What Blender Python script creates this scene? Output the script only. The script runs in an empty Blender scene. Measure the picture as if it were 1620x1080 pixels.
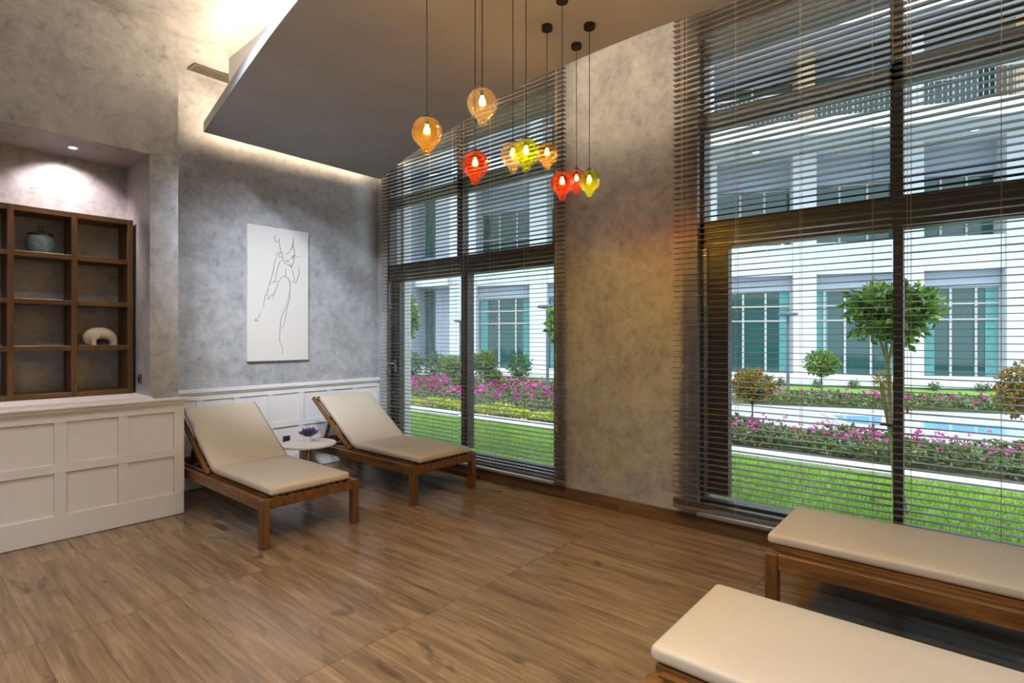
import bpy, bmesh, math, random
import numpy as np
from mathutils import Vector, Matrix

# ------------------------------------------------------------------ camera, sky, exposure
sc = bpy.context.scene
col = sc.collection
PI = math.pi
F_PX, YAW, HOR, CAM_H = 864.334, 0.7049, 533.6, 1.4
cd = bpy.data.cameras.new('camera'); cam = bpy.data.objects.new('camera', cd); col.objects.link(cam)
cd.sensor_fit = 'HORIZONTAL'; cd.sensor_width = 36.0
cd.lens = F_PX / 1620 * 36.0
cd.shift_y = -(540 - HOR) / 1620
cd.clip_start = 0.05; cd.clip_end = 300
cam.location = (0, 0, CAM_H)
cam.rotation_euler = (PI / 2, 0, YAW - PI / 2)
sc.camera = cam

w = bpy.data.worlds.new('sky'); sc.world = w; w.use_nodes = True
bgn = w.node_tree.nodes['Background']
bgn.inputs[0].default_value = (0.76, 0.88, 1.0, 1); bgn.inputs[1].default_value = 2.4

sd = bpy.data.lights.new('sun', 'SUN'); sun = bpy.data.objects.new('sun', sd); col.objects.link(sun)
sd.energy = 2.6; sd.angle = math.radians(25); sd.color = (1.0, 0.95, 0.86)
sun.rotation_euler = (math.radians(32), 0, math.radians(-60))

sc.view_settings.view_transform = 'Standard'; sc.view_settings.look = 'None'
sc.view_settings.gamma = 1.0; sc.view_settings.use_curve_mapping = False
sc.view_settings.exposure = 0.28
cy = sc.cycles
cy.max_bounces = 10; cy.diffuse_bounces = 5; cy.glossy_bounces = 4; cy.transmission_bounces = 6
cy.transparent_max_bounces = 16; cy.caustics_reflective = False; cy.caustics_refractive = False
cy.sample_clamp_indirect = 6.0; cy.use_denoising = True

WARM = (1.0, 0.74, 0.47)
rng = np.random.default_rng(7); random.seed(7)

# ------------------------------------------------------------------ helpers
def lin(r, g, b):
    f = lambda c: (c / 255) / 12.92 if c / 255 <= 0.04045 else ((c / 255 + 0.055) / 1.055) ** 2.4
    return (f(r), f(g), f(b), 1)

class MB:
    def __init__(s): s.v = []; s.f = []
    def add(s, vs, fs):
        o = len(s.v); s.v += [tuple(p) for p in vs]; s.f += [tuple(i + o for i in q) for q in fs]; return s
    def box(s, x0, x1, y0, y1, z0, z1):
        return s.add([(x0,y0,z0),(x1,y0,z0),(x1,y1,z0),(x0,y1,z0),(x0,y0,z1),(x1,y0,z1),(x1,y1,z1),(x0,y1,z1)],
                     [(0,3,2,1),(4,5,6,7),(0,1,5,4),(1,2,6,5),(2,3,7,6),(3,0,4,7)])
    def bar(s, a, b, wd, hg, up=(0,0,1)):
        a, b, up = Vector(a), Vector(b), Vector(up); d = (b - a).normalized()
        r = d.cross(up).normalized(); u = r.cross(d); vs = []
        for p in (a, b):
            for i, j in ((-1,-1),(1,-1),(1,1),(-1,1)): vs.append(p + r * (i * wd / 2) + u * (j * hg / 2))
        return s.add(vs, [(0,1,2,3),(7,6,5,4),(0,4,5,1),(1,5,6,2),(2,6,7,3),(3,7,4,0)])
    def lathe(s, prof, seg=24, c=(0,0,0), cap=True):
        n = len(prof); vs = []; fs = []
        for r, z in prof:
            for k in range(seg):
                t = 2 * PI * k / seg; vs.append((c[0] + r * math.cos(t), c[1] + r * math.sin(t), c[2] + z))
        for i in range(n - 1):
            for k in range(seg):
                k2 = (k + 1) % seg; fs.append((i*seg+k, i*seg+k2, (i+1)*seg+k2, (i+1)*seg+k))
        if cap:
            if prof[0][0] > 1e-6: fs.append(tuple(reversed(range(seg))))
            if prof[-1][0] > 1e-6: fs.append(tuple((n-1)*seg + k for k in range(seg)))
        return s.add(vs, fs)
    def tube(s, pts, rad, seg=8):
        pts = [Vector(p) for p in pts]; n = len(pts)
        rads = rad if isinstance(rad, (list, tuple)) else [rad] * n
        vs = []; fs = []; prev = None
        for i, p in enumerate(pts):
            d = (pts[min(i+1, n-1)] - pts[max(i-1, 0)]).normalized()
            if prev is None:
                ref = Vector((0,0,1)) if abs(d.z) < 0.9 else Vector((1,0,0)); r = d.cross(ref).normalized()
            else:
                r = (prev - d * prev.dot(d)).normalized()
            prev = r; u = d.cross(r)
            for k in range(seg):
                t = 2 * PI * k / seg; vs.append(p + (r * math.cos(t) + u * math.sin(t)) * rads[i])
        for i in range(n - 1):
            for k in range(seg):
                k2 = (k+1) % seg; fs.append((i*seg+k, i*seg+k2, (i+1)*seg+k2, (i+1)*seg+k))
        fs.append(tuple(reversed(range(seg)))); fs.append(tuple((n-1)*seg+k for k in range(seg)))
        return s.add(vs, fs)
    def prism(s, outline, z0, z1):
        n = len(outline)
        vs = [(x,y,z0) for x,y in outline] + [(x,y,z1) for x,y in outline]
        return s.add(vs, [tuple(reversed(range(n))), tuple(range(n, 2*n))] + [(i,(i+1)%n,n+(i+1)%n,n+i) for i in range(n)])
    def mesh(s, name, mat, smooth=False):
        me = bpy.data.meshes.new(name); me.from_pydata(s.v, [], s.f); me.validate()
        if mat: me.materials.append(mat)
        if smooth:
            me.polygons.foreach_set('use_smooth', [True] * len(me.polygons))
            try: me.set_sharp_from_angle(angle=math.radians(40))
            except Exception: pass
        return me
    def build(s, name, mat, parent=None, smooth=False):
        return link(name, s.mesh(name, mat, smooth), parent)

def link(name, me, parent=None):
    o = bpy.data.objects.new(name, me); col.objects.link(o)
    if parent is not None: o.parent = parent
    return o
def tag(o, label=None, cat=None, group=None, kind=None):
    if label: o['label'] = label
    if cat: o['category'] = cat
    if group: o['group'] = group
    if kind: o['kind'] = kind
    return o
def empty(name, loc=(0,0,0), rz=0.0):
    o = bpy.data.objects.new(name, None); col.objects.link(o); o.location = loc; o.rotation_euler = (0,0,rz); o.empty_display_size = 0.1; return o
def struct(o): o['kind'] = 'structure'; return o
def copy_tree(o, parent=None):
    c = o.copy(); col.objects.link(c)
    if parent is not None: c.parent = parent
    for ch in list(o.children): copy_tree(ch, c)
    return c
def bevel(o, wdt, seg=2):
    m = o.modifiers.new('bevel', 'BEVEL'); m.width = wdt; m.segments = seg; m.limit_method = 'ANGLE'; return o

# ------------------------------------------------------------------ materials
def new_mat(name):
    m = bpy.data.materials.new(name); m.use_nodes = True
    nt = m.node_tree; b = nt.nodes['Principled BSDF']; return m, nt, b
def plain(name, c, rough=0.5, metal=0.0, spec=0.5, var=0.0, scale=8.0, bump=0.0, emit=None, es=0.0):
    m, nt, b = new_mat(name); N = nt.nodes; L = nt.links
    b.inputs['Base Color'].default_value = c; b.inputs['Roughness'].default_value = rough
    b.inputs['Metallic'].default_value = metal; b.inputs['Specular IOR Level'].default_value = spec
    if var or bump:
        g = N.new('ShaderNodeNewGeometry'); n = N.new('ShaderNodeTexNoise'); n.inputs['Scale'].default_value = scale; n.inputs['Detail'].default_value = 5
        L.new(g.outputs['Position'], n.inputs['Vector'])
        if var:
            r = N.new('ShaderNodeMapRange'); r.inputs[3].default_value = 1 - var; r.inputs[4].default_value = 1 + var
            r.inputs[1].default_value = 0.3; r.inputs[2].default_value = 0.7
            L.new(n.outputs['Fac'], r.inputs[0])
            mx = N.new('ShaderNodeVectorMath'); mx.operation = 'SCALE'; mx.inputs[0].default_value = c[:3]
            L.new(r.outputs[0], mx.inputs['Scale']); L.new(mx.outputs[0], b.inputs['Base Color'])
        if bump:
            bp = N.new('ShaderNodeBump'); bp.inputs['Strength'].default_value = bump; bp.inputs['Distance'].default_value = 0.01
            L.new(n.outputs['Fac'], bp.inputs['Height']); L.new(bp.outputs[0], b.inputs['Normal'])
    if emit:
        b.inputs['Emission Color'].default_value = emit; b.inputs['Emission Strength'].default_value = es
    return m

def plaster(name, c0, c1, scale=1.0):
    m, nt, b = new_mat(name); N = nt.nodes; L = nt.links
    g = N.new('ShaderNodeNewGeometry')
    n1 = N.new('ShaderNodeTexNoise'); n1.inputs['Scale'].default_value = 3.4*scale; n1.inputs['Detail'].default_value = 9; n1.inputs['Roughness'].default_value = .66; n1.inputs['Distortion'].default_value = .35
    n2 = N.new('ShaderNodeTexNoise'); n2.inputs['Scale'].default_value = 13*scale; n2.inputs['Detail'].default_value = 10; n2.inputs['Roughness'].default_value = .66; n2.inputs['Distortion'].default_value = .5
    for n in (n1, n2): L.new(g.outputs['Position'], n.inputs['Vector'])
    a = N.new('ShaderNodeMath'); a.operation = 'ADD'; L.new(n1.outputs['Fac'], a.inputs[0]); L.new(n2.outputs['Fac'], a.inputs[1])
    h = N.new('ShaderNodeMath'); h.operation = 'MULTIPLY'; h.inputs[1].default_value = .5; L.new(a.outputs[0], h.inputs[0])
    cr = N.new('ShaderNodeValToRGB'); cr.color_ramp.elements[0].position = .36; cr.color_ramp.elements[1].position = .64
    cr.color_ramp.elements[0].color = c0; cr.color_ramp.elements[1].color = c1
    L.new(h.outputs[0], cr.inputs[0]); L.new(cr.outputs[0], b.inputs['Base Color'])
    r = N.new('ShaderNodeMapRange'); r.inputs[1].default_value = .35; r.inputs[2].default_value = .65; r.inputs[3].default_value = .27; r.inputs[4].default_value = .5; b.inputs['Specular IOR Level'].default_value = .6
    L.new(n2.outputs['Fac'], r.inputs[0]); L.new(r.outputs[0], b.inputs['Roughness'])
    bp = N.new('ShaderNodeBump'); bp.inputs['Strength'].default_value = .5; bp.inputs['Distance'].default_value = .004
    L.new(h.outputs[0], bp.inputs['Height']); L.new(bp.outputs[0], b.inputs['Normal'])
    return m

def wood(name, c0, c1, c2, axis=1, rough=.4, stretch=9.0, sc_=1.6, rnd=True, knots=False, coat=0.0, spec=.5):
    m, nt, b = new_mat(name); N = nt.nodes; L = nt.links
    g = N.new('ShaderNodeNewGeometry') if knots else N.new('ShaderNodeTexCoord')
    vec = g.outputs['Position'] if knots else g.outputs['Object']
    oi = N.new('ShaderNodeObjectInfo')
    off = N.new('ShaderNodeVectorMath'); off.operation = 'ADD'
    rs = N.new('ShaderNodeMath'); rs.operation = 'MULTIPLY'; rs.inputs[1].default_value = 37.0; L.new(oi.outputs['Random'], rs.inputs[0])
    L.new(vec, off.inputs[0]); L.new(rs.outputs[0], off.inputs[1])
    mp = N.new('ShaderNodeMapping'); s = [stretch]*3; s[axis] = 1.0; mp.inputs['Scale'].default_value = s
    L.new(off.outputs[0], mp.inputs['Vector'])
    n1 = N.new('ShaderNodeTexNoise'); n1.inputs['Scale'].default_value = sc_; n1.inputs['Detail'].default_value = 9; n1.inputs['Roughness'].default_value = .62; n1.inputs['Distortion'].default_value = .6
    L.new(mp.outputs[0], n1.inputs['Vector'])
    cr = N.new('ShaderNodeValToRGB'); E_ = cr.color_ramp.elements
    E_[0].position = .30; E_[0].color = c0; E_[1].position = .72; E_[1].color = c2; e = E_.new(.5); e.color = c1
    L.new(n1.outputs['Fac'], cr.inputs[0])
    out = cr.outputs[0]
    if knots:
        mp2 = N.new('ShaderNodeMapping'); s2 = [5.5]*3; s2[axis] = 2.0; mp2.inputs['Scale'].default_value = s2; L.new(off.outputs[0], mp2.inputs['Vector'])
        n2 = N.new('ShaderNodeTexNoise'); n2.inputs['Scale'].default_value = 1.3; n2.inputs['Detail'].default_value = 4; n2.inputs['Distortion'].default_value = .8
        L.new(mp2.outputs[0], n2.inputs['Vector'])
        r = N.new('ShaderNodeMapRange'); r.inputs[1].default_value = .62; r.inputs[2].default_value = .74; r.inputs[3].default_value = 0.0; r.inputs[4].default_value = .75
        L.new(n2.outputs['Fac'], r.inputs[0])
        mx = N.new('ShaderNodeMix'); mx.data_type = 'RGBA'; L.new(r.outputs[0], mx.inputs[0]); L.new(out, mx.inputs[6]); mx.inputs[7].default_value = (c0[0]*.45, c0[1]*.45, c0[2]*.5, 1)
        out = mx.outputs[2]
        mp3 = N.new('ShaderNodeMapping'); s3 = [60]*3; s3[axis] = 2.5; mp3.inputs['Scale'].default_value = s3; L.new(off.outputs[0], mp3.inputs['Vector'])
        n3 = N.new('ShaderNodeTexNoise'); n3.inputs['Scale'].default_value = 1.0; n3.inputs['Detail'].default_value = 6; n3.inputs['Roughness'].default_value = .7; L.new(mp3.outputs[0], n3.inputs['Vector'])
        r3 = N.new('ShaderNodeMapRange'); r3.inputs[1].default_value = .3; r3.inputs[2].default_value = .7; r3.inputs[3].default_value = .74; r3.inputs[4].default_value = 1.24; L.new(n3.outputs['Fac'], r3.inputs[0])
        v3 = N.new('ShaderNodeVectorMath'); v3.operation = 'SCALE'; L.new(out, v3.inputs[0]); L.new(r3.outputs[0], v3.inputs['Scale']); out = v3.outputs[0]
        # each plank a little lighter or darker than the next
        rr = N.new('ShaderNodeMapRange'); rr.inputs[3].default_value = .93; rr.inputs[4].default_value = 1.07; L.new(oi.outputs['Random'], rr.inputs[0])
        vm = N.new('ShaderNodeVectorMath'); vm.operation = 'SCALE'; L.new(out, vm.inputs[0]); L.new(rr.outputs[0], vm.inputs['Scale']); out = vm.outputs[0]
    L.new(out, b.inputs['Base Color'])
    b.inputs['Roughness'].default_value = rough; b.inputs['Specular IOR Level'].default_value = spec
    if coat: b.inputs['Coat Weight'].default_value = coat; b.inputs['Coat Roughness'].default_value = .22
    bp = N.new('ShaderNodeBump'); bp.inputs['Strength'].default_value = .15; bp.inputs['Distance'].default_value = .002
    L.new(n1.outputs['Fac'], bp.inputs['Height']); L.new(bp.outputs[0], b.inputs['Normal'])
    return m

def thin_glass(name, tint, body=0.0, body_col=None, ior=1.5, refl=1.0):
    m = bpy.data.materials.new(name); m.use_nodes = True; nt = m.node_tree; N = nt.nodes; L = nt.links; N.clear()
    o = N.new('ShaderNodeOutputMaterial'); t = N.new('ShaderNodeBsdfTransparent'); t.inputs[0].default_value = tint
    gl = N.new('ShaderNodeBsdfGlossy'); gl.inputs['Roughness'].default_value = 0.02
    fr = N.new('ShaderNodeFresnel'); fr.inputs[0].default_value = ior
    k = N.new('ShaderNodeMath'); k.operation = 'MULTIPLY'; k.inputs[1].default_value = refl; L.new(fr.outputs[0], k.inputs[0])
    base = t.outputs[0]
    if body:
        body *= 1.5
        tr = N.new('ShaderNodeBsdfTranslucent'); tr.inputs[0].default_value = body_col; di = N.new('ShaderNodeBsdfDiffuse'); di.inputs[0].default_value = body_col
        a = N.new('ShaderNodeMixShader'); a.inputs[0].default_value = .3; L.new(tr.outputs[0], a.inputs[1]); L.new(di.outputs[0], a.inputs[2])
        b2 = N.new('ShaderNodeMixShader'); b2.inputs[0].default_value = body; L.new(t.outputs[0], b2.inputs[1]); L.new(a.outputs[0], b2.inputs[2]); base = b2.outputs[0]
    mx = N.new('ShaderNodeMixShader'); L.new(k.outputs[0], mx.inputs[0]); L.new(base, mx.inputs[1]); L.new(gl.outputs[0], mx.inputs[2]); L.new(mx.outputs[0], o.inputs[0])
    return m

def leafmat(name, c0, c1, c2=None, trans=.35, rough=.45):
    m = bpy.data.materials.new(name); m.use_nodes = True; nt = m.node_tree; N = nt.nodes; L = nt.links
    b = N['Principled BSDF']; o = N['Material Output']
    g = N.new('ShaderNodeNewGeometry'); cr = N.new('ShaderNodeValToRGB'); cr.color_ramp.elements[0].color = c0; cr.color_ramp.elements[1].color = c2 or c1
    if c2: e = cr.color_ramp.elements.new(.6); e.color = c1
    L.new(g.outputs['Random Per Island'], cr.inputs[0]); L.new(cr.outputs[0], b.inputs['Base Color']); b.inputs['Roughness'].default_value = rough
    t = N.new('ShaderNodeBsdfTranslucent'); L.new(cr.outputs[0], t.inputs[0])
    mx = N.new('ShaderNodeMixShader'); mx.inputs[0].default_value = trans; L.new(b.outputs[0], mx.inputs[1]); L.new(t.outputs[0], mx.inputs[2]); L.new(mx.outputs[0], o.inputs[0])
    return m

def emitter(name, c, s):
    m = bpy.data.materials.new(name); m.use_nodes = True; nt = m.node_tree; nt.nodes.clear()
    o = nt.nodes.new('ShaderNodeOutputMaterial'); e = nt.nodes.new('ShaderNodeEmission'); e.inputs[0].default_value = (*c[:3], 1); e.inputs[1].default_value = s
    nt.links.new(e.outputs[0], o.inputs[0]); return m

M = {}
M['plaster'] = plaster('plaster', (.235,.24,.258,1), (.46,.47,.495,1))
M['paint'] = plain('soffit_paint', (.47,.50,.54,1), .6, var=.06, scale=2.5)
M['white'] = plain('white_paint', lin(222,220,222), .42, var=.02, scale=3)
M['sill'] = plain('white_sill', lin(236,236,234), .35)
M['floor'] = wood('floor_wood', lin(98,80,61), lin(130,107,83), lin(150,126,99), axis=1, rough=.24, stretch=11, sc_=1.3, knots=True, spec=.5)
M['board'] = wood('skirting_wood', lin(74,54,38), lin(104,77,52), lin(126,96,66), axis=1, rough=.42, stretch=7.5, sc_=1.5, knots=True)
M['grout'] = plain('grout', lin(70,56,44), .9)
M['teak'] = wood('teak', lin(72,47,22), lin(114,77,38), lin(140,99,53), axis=1, rough=.36, stretch=10, sc_=3)
M['teakz'] = wood('teak_upright', lin(72,47,22), lin(110,74,37), lin(136,96,51), axis=2, rough=.36, stretch=10, sc_=3)
M['oak'] = wood('shelf_oak', lin(62,42,22), lin(92,65,34), lin(112,82,45), axis=0, rough=.4, stretch=8, sc_=3)
M['oakz'] = wood('shelf_oak_upright', lin(62,42,22), lin(92,65,34), lin(112,82,45), axis=2, rough=.4, stretch=8, sc_=3)
M['cushion'] = plain('cream_leather', lin(199,188,172), .42, var=.03, scale=3, bump=.04)
M['slat'] = plain('blind_slat', lin(134,126,120), .26, metal=.6, spec=.6, var=.06, scale=20)
M['cord'] = plain('blind_cord', lin(190,170,140), .7)
M['tassel'] = plain('tassel_wood', lin(176,138,86), .5)
M['frame'] = plain('window_aluminium', lin(86,79,73), .4)
M['glass'] = thin_glass('window_glass', (.95,.98,.97,1), refl=.2)
M['daylitgrey'] = plain('daylit_jamb_grey', lin(176,188,182), .5)
M['black'] = plain('black_metal', lin(28,26,25), .45)
M['brown'] = plain('brown_socket', lin(70,54,40), .5)
M['marble'] = plaster('marble', lin(214,206,200), lin(240,236,232), scale=2.2)
M['chrome'] = plain('steel', (.6,.58,.55,1), .2, metal=1.0)
M['canvas'] = plain('canvas', lin(206,203,201), .75, bump=.05, scale=200)
M['ink'] = plain('ink', lin(30,30,32), .7)
M['ceramic'] = plain('cream_ceramic', lin(236,228,214), .2, var=.03)
M['teal'] = plain('teal_ceramic', lin(128,158,166), .18, var=.3, scale=60)
M['pewter'] = plain('pewter', lin(90,84,78), .35, metal=.8)
M['pot'] = plain('white_pot', lin(232,230,228), .35)
M['lavender'] = leafmat('lavender', lin(70,56,96), lin(112,92,150), trans=.2)
M['lamp'] = emitter('fill_lamp_face', (1,.86,.72), 30)
M['nlamp'] = emitter('niche_lamp', (1,.84,.76), 60)
M['bulb'] = emitter('bulb', (1.0,.78,.42), 40)

# ------------------------------------------------------------------ room shell
XW, YB, ZC = 3.93, 5.52, 3.83       # window wall, back wall, ceiling
X0, Y0 = -2.6, -3.6                 # far ends of the room behind the camera
MB().box(X0-.2, 4.2, Y0-.2, 5.8, -.25, -.012)
fl = struct(MB().box(X0, 4.0, Y0, 5.6, -.2, -.004).build('floor', M['grout']))
PW, PL, PY = .1935, 1.163, 3.275
plank_me = bevel  # placeholder replaced below
mb = MB().box(0, PW-.0012, 0, PL-.0025, -.012, 0); plank_me = mb.mesh('plank', M['floor'])
nx = int((4.0 - X0) / PW) + 1; k0 = int(math.floor((Y0 - PY) / PL))
for i in range(nx):
    for j in range(k0, 2):
        x = X0 + i * PW; y = PY + j * PL
        if y > 5.5 or x > 3.92: continue
        o = link('plank', plank_me, fl); o.location = (x, y + .00125, 0)
MBc = MB().box(X0-.2, 4.2, Y0-.2, 5.8, ZC, ZC+.2)
struct(MBc.build('ceiling', M['plaster']))
struct(MB().box(1.40, 4.3, YB, YB+.25, -.2, ZC).build('wall_back', M['plaster']))
# niche wall: pillar, header, niche back, hidden stub below the ledge
wl = MB(); wl.box(1.403, 1.60, 4.87, YB+.1, .9, ZC); wl.box(X0, 1.403, 4.87, YB+.1, 2.82, ZC); wl.box(X0, -1.5, 4.87, YB+.1, .9, 2.82)
wl.box(-1.5, 1.403, 5.46, YB+.1, .9, 2.82)
struct(wl.build('wall_niche', M['plaster']))
struct(MB().box(X0-.2, X0, Y0-.2, 5.8, -.2, ZC).build('wall_left', M['plaster']))
struct(MB().box(X0-.2, 4.2, Y0-.2, Y0, -.2, ZC).build('wall_front', M['plaster']))
# window wall with two openings
W1 = (2.85, 5.33); W2 = (-.95, 1.56); ZS, ZH = .15, 3.62
ww = MB()
ww.box(XW, 4.2, W2[1], W1[0], -.25, ZC); ww.box(XW, 4.2, Y0-.2, W2[0], -.25, ZC)
ww.box(XW, 4.2, W1[0], W1[1], ZH, ZC); ww.box(XW, 4.2, W2[0], W2[1], ZH, ZC)
ww.box(XW, 4.2, W1[0], W1[1], -.25, .10); ww.box(XW, 4.2, W2[0], W2[1], -.25, .10)
ww.box(3.985, 4.2, W1[1], YB+.1, -.25, ZC)
struct(ww.build('wall_right', M['plaster']))
struct(MB().box(4.2,4.31,5.30,6.4,-.25,4.03).box(4.2,4.31,1.62,2.78,-.25,4.03).build('wall_outer', M['white']))
bb = struct(MB().box(XW-.005, XW+.0, Y0, 5.4, 0, .09).build('baseboard_right', M['grout']))
seg = [-3.6, -2.44, -1.28, -.12, 1.04, 2.2, 3.36, 4.52, 5.485]
for a, b_ in zip(seg, seg[1:]):
    mb = MB().box(-.025, 0, 0, b_-a-.0015, 0, .10); o = mb.build('tile', M['board'], bb); o.location = (XW, a, 0)

# back wall panelling
def panelling(name, x0, x1, yf, cols, rows, ztop, cap, thick=.028):
    r = struct(empty(name, (0,0,0)))
    MB().box(x0, x1, yf+.018, yf+thick+.02, .004, ztop).build('backing', M['white'], r)
    zs = [.004] + [z for rw in rows for z in rw] + [ztop]
    for a, b_ in zip(zs[::2], zs[1::2]):
        bevel(MB().box(x0, x1, yf, yf+.0185, a, b_).build('rail', M['white'], r), .003, 1)
    xs = [x0] + [x for c in cols for x in c] + [x1]
    for a, b_ in zip(xs[::2], xs[1::2]):
        if b_ - a < .005: continue
        for z0, z1 in rows:
            MB().box(a, b_, yf, yf+.0185, z0-.001, z1+.001).build('stile', M['white'], r)
    for a, b_ in cols:
        for z0, z1 in rows:
            MB().box(a+.0015, b_-.0015, yf+.014, yf+.0185, z0+.0015, z1-.0015).build('panel', M['white'], r)
    cap(r); return r
rows = [(.178,.466), (.531,.814)]
def cap1(r):
    mb = MB(); mb.box(1.61, 3.985, 5.462, 5.53, .885, .92); mb.box(1.61, 3.985, 5.474, 5.53, .868, .885)
    bevel(mb.build('cap_rail', M['white'], r), .004, 2)
cols = [(1.675,1.955),(2.009,2.287),(2.342,2.622),(2.679,2.956),(3.013,3.288),(3.348,3.621),(3.68,3.945)]
panelling('trim_1', 1.61, 3.985, 5.488, cols, rows, .87, cap1)
def cap2(r):
    mb = MB(); mb.box(X0, 1.655, 4.775, 4.87, .905, .925); mb.box(X0, 1.642, 4.787, 4.88, .882, .905); mb.box(X0, 1.63, 4.797, 4.86, .868, .882)
    bevel(mb.build('cap_moulding', M['white'], r), .005, 2)
    for a, b_ in ((-1.5,-.56),(-.558,.405),(.407,1.402)):
        MB().box(a, b_, 4.80, 5.46, .925, .948).build('ledge_board', M['white'], r)
    MB().box(1.594, 1.622, 4.81, 5.50, .004, .87).build('end_panel', M['white'], r)
cols2 = [(1.248-.3665*k, 1.551-.3665*k) for k in range(11)][::-1]
panelling('trim_2', X0, 1.622, 4.807, cols2, rows, .87, cap2)

# ------------------------------------------------------------------ dropped ceiling panel
def catmull(P, n=10):
    P = [Vector(p) for p in P]; P = [P[0]*2-P[1]] + P + [P[-1]*2-P[-2]]; out = []
    for i in range(1, len(P)-2):
        for k in range(n):
            t = k / n; a, b_, c, d = P[i-1:i+3]
            out.append(.5*((2*b_)+(c-a)*t+(2*a-5*b_+4*c-d)*t*t+(3*b_-a-3*c+d)*t**3))
    out.append(P[-2]); return [tuple(p) for p in out]
right = [(3.885,5.32),(3.601,4.53),(3.388,3.715),(3.137,2.724),(3.064,2.153),(3.044,1.534),(3.082,1.05),(3.17,.2),(3.3,-.8),(3.4,-2.2)]
left = [(1.95,5.31),(1.842,4.716),(1.656,3.679),(1.524,2.85),(1.42,1.9),(1.37,1.0),(1.38,0.1),(1.45,-.9),(1.55,-2.2)]
R_, L_ = catmull(right), catmull(left)
def strip_prism(mb, Lc, Rc, z0, z1):
    n = min(len(Lc), len(Rc)); 
    def res(c, n):
        c = np.array(c); d = np.r_[0, np.cumsum(np.linalg.norm(np.diff(c, axis=0), axis=1))]; t = np.linspace(0, d[-1], n)
        return np.c_[np.interp(t, d, c[:,0]), np.interp(t, d, c[:,1])]
    a, b_ = res(Lc, 80), res(Rc, 80); vs = []
    for z in (z0, z1):
        for c in (a, b_): vs += [(p[0], p[1], z) for p in c]
    n = 80; f = []
    for i in range(n-1):
        f.append((i, n+i, n+i+1, i+1)[::1]); f.append((2*n+i+1, 3*n+i+1, 3*n+i, 2*n+i))
        f.append((i, i+1, 2*n+i+1, 2*n+i)); f.append((n+i+1, n+i, 3*n+i, 3*n+i+1))
    f.append((0, 2*n, 3*n, n)); f.append((n-1, 2*n-1, 4*n-1, 3*n-1))
    return mb.add(vs, f)
ZP = 3.25
cp = struct(empty('ceiling_panel', (0,0,0)))
strip_prism(MB(), L_, R_, ZP, ZP+.09).build('slab', M['paint'], cp)
Li = [(2.03,4.97),(2.018,4.476),(1.995,3.73),(1.93,2.8),(1.86,1.9),(1.82,1.0),(1.82,.1),(1.88,-.9),(1.95,-2.2)]
Ri = [(3.30,4.97),(3.12,4.2),(2.95,3.5),(2.76,2.6),(2.70,2.0),(2.68,1.5),(2.7,1.0),(2.8,.2),(2.9,-.8),(3.0,-2.2)]
strip_prism(MB(), catmull(Li), catmull(Ri), ZP+.085, ZC).build('riser', M['paint'], cp)
def led(pts, wd, strength):
    mb = MB(); pts = [(x, y, ZP+.10) for x, y in pts]
    for a, b_ in zip(pts, pts[1:]): mb.bar(a, b_, wd, .012)
    return mb.build('light_strip', emitter('led_strip', WARM, strength), cp)
led([(p[0]+.17, p[1]) for p in L_[4::6]], .12, 34)
led([(2.0,5.285),(2.9,5.288),(3.86,5.29)], .025, 85)
led([(p[0]-.03, p[1]) for p in R_[3::4]], .02, 75)

# ceiling vent
v = empty('ceiling_vent', (2.06,5.35,ZC)); tag(v, 'slim slatted air vent in the lit ceiling above the dropped panel', 'vent')
mb = MB(); mb.box(-.20,.20,-.085,-.068,-.012,0); mb.box(-.20,.20,.068,.085,-.012,0); mb.box(-.20,-.18,-.068,.068,-.012,0); mb.box(.18,.20,-.068,.068,-.012,0)
mb.build('frame', M['frame'], v); MB().box(-.18,.18,-.068,.068,-.002,-.0005).build('backing', M['black'], v)
for k in range(5): MB().box(-.18,.18,-.06+k*.027,-.048+k*.027,-.011,-.004).build('slat', M['frame'], v)

# ------------------------------------------------------------------ windows
def window(name, y0, y1, mull_up, lower):
    r = struct(empty(name, (0,0,0)))
    fx0, fx1 = 4.03, 4.09
    def part(n, a, b_, z0, z1, x0=fx0, x1=fx1, m='frame'):
        o = MB().box(x0, x1, a, b_, z0, z1).build(n, M[m], r); return o
    part('sill', y0, y1, .10, .122, XW-.022, 4.16, 'sill')
    part('jamb', y1-.03, y1, .122, ZH, 3.99, 4.10); part('jamb', y0, y0+.05, .122, ZH, 3.99, 4.10)
    part('head', y0, y1, 3.47, ZH, 3.99, 4.10); part('bottom_rail', y0, y1, .122, .215, 4.01, 4.10)
    part('transom', y0, y1, 2.055, 2.25, 3.99, 4.10); part('transom', y0, y1, 2.925, 3.05, 4.0, 4.09)
    m0, m1 = mull_up
    part('mullion', m0, m1, 2.25, 3.47, 4.0, 4.09)
    q0, q1 = lower
    part('mullion', q0, q1, .25, 2.055, 4.0, 4.09)
    d0 = y1-.03
    dr = part('door_frame', d0-.165, d0-.02, .25, 2.055, 4.01, 4.085)
    part('daylit_jamb_strip', d0-.02, d0+.002, .25, 2.055, 3.984, 4.012, 'daylitgrey')  # daylight on the jamb's inner side, put in as a paler strip
    h = MB(); h.box(4.0, 4.012, d0-.115, d0-.09, 1.0, 1.14); h.box(3.96, 3.975, d0-.11, d0+.0, 1.09, 1.105); h.box(3.97, 4.0, d0-.108, d0-.095, 1.09, 1.105)
    if name == 'window_1': h.build('handle', M['chrome'], r)
    for a, b_, z0, z1 in ((y0+.05,m0,2.25,2.925),(m1,y1-.03,2.25,2.925),(y0+.05,m0,3.05,3.47),(m1,y1-.03,3.05,3.47),(y0+.05,q0,.25,2.055),(q1,d0-.165,.25,2.055)):
        if b_ > a: part('pane', a, b_, z0, z1, 4.05, 4.056, 'glass')
    return r
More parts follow.
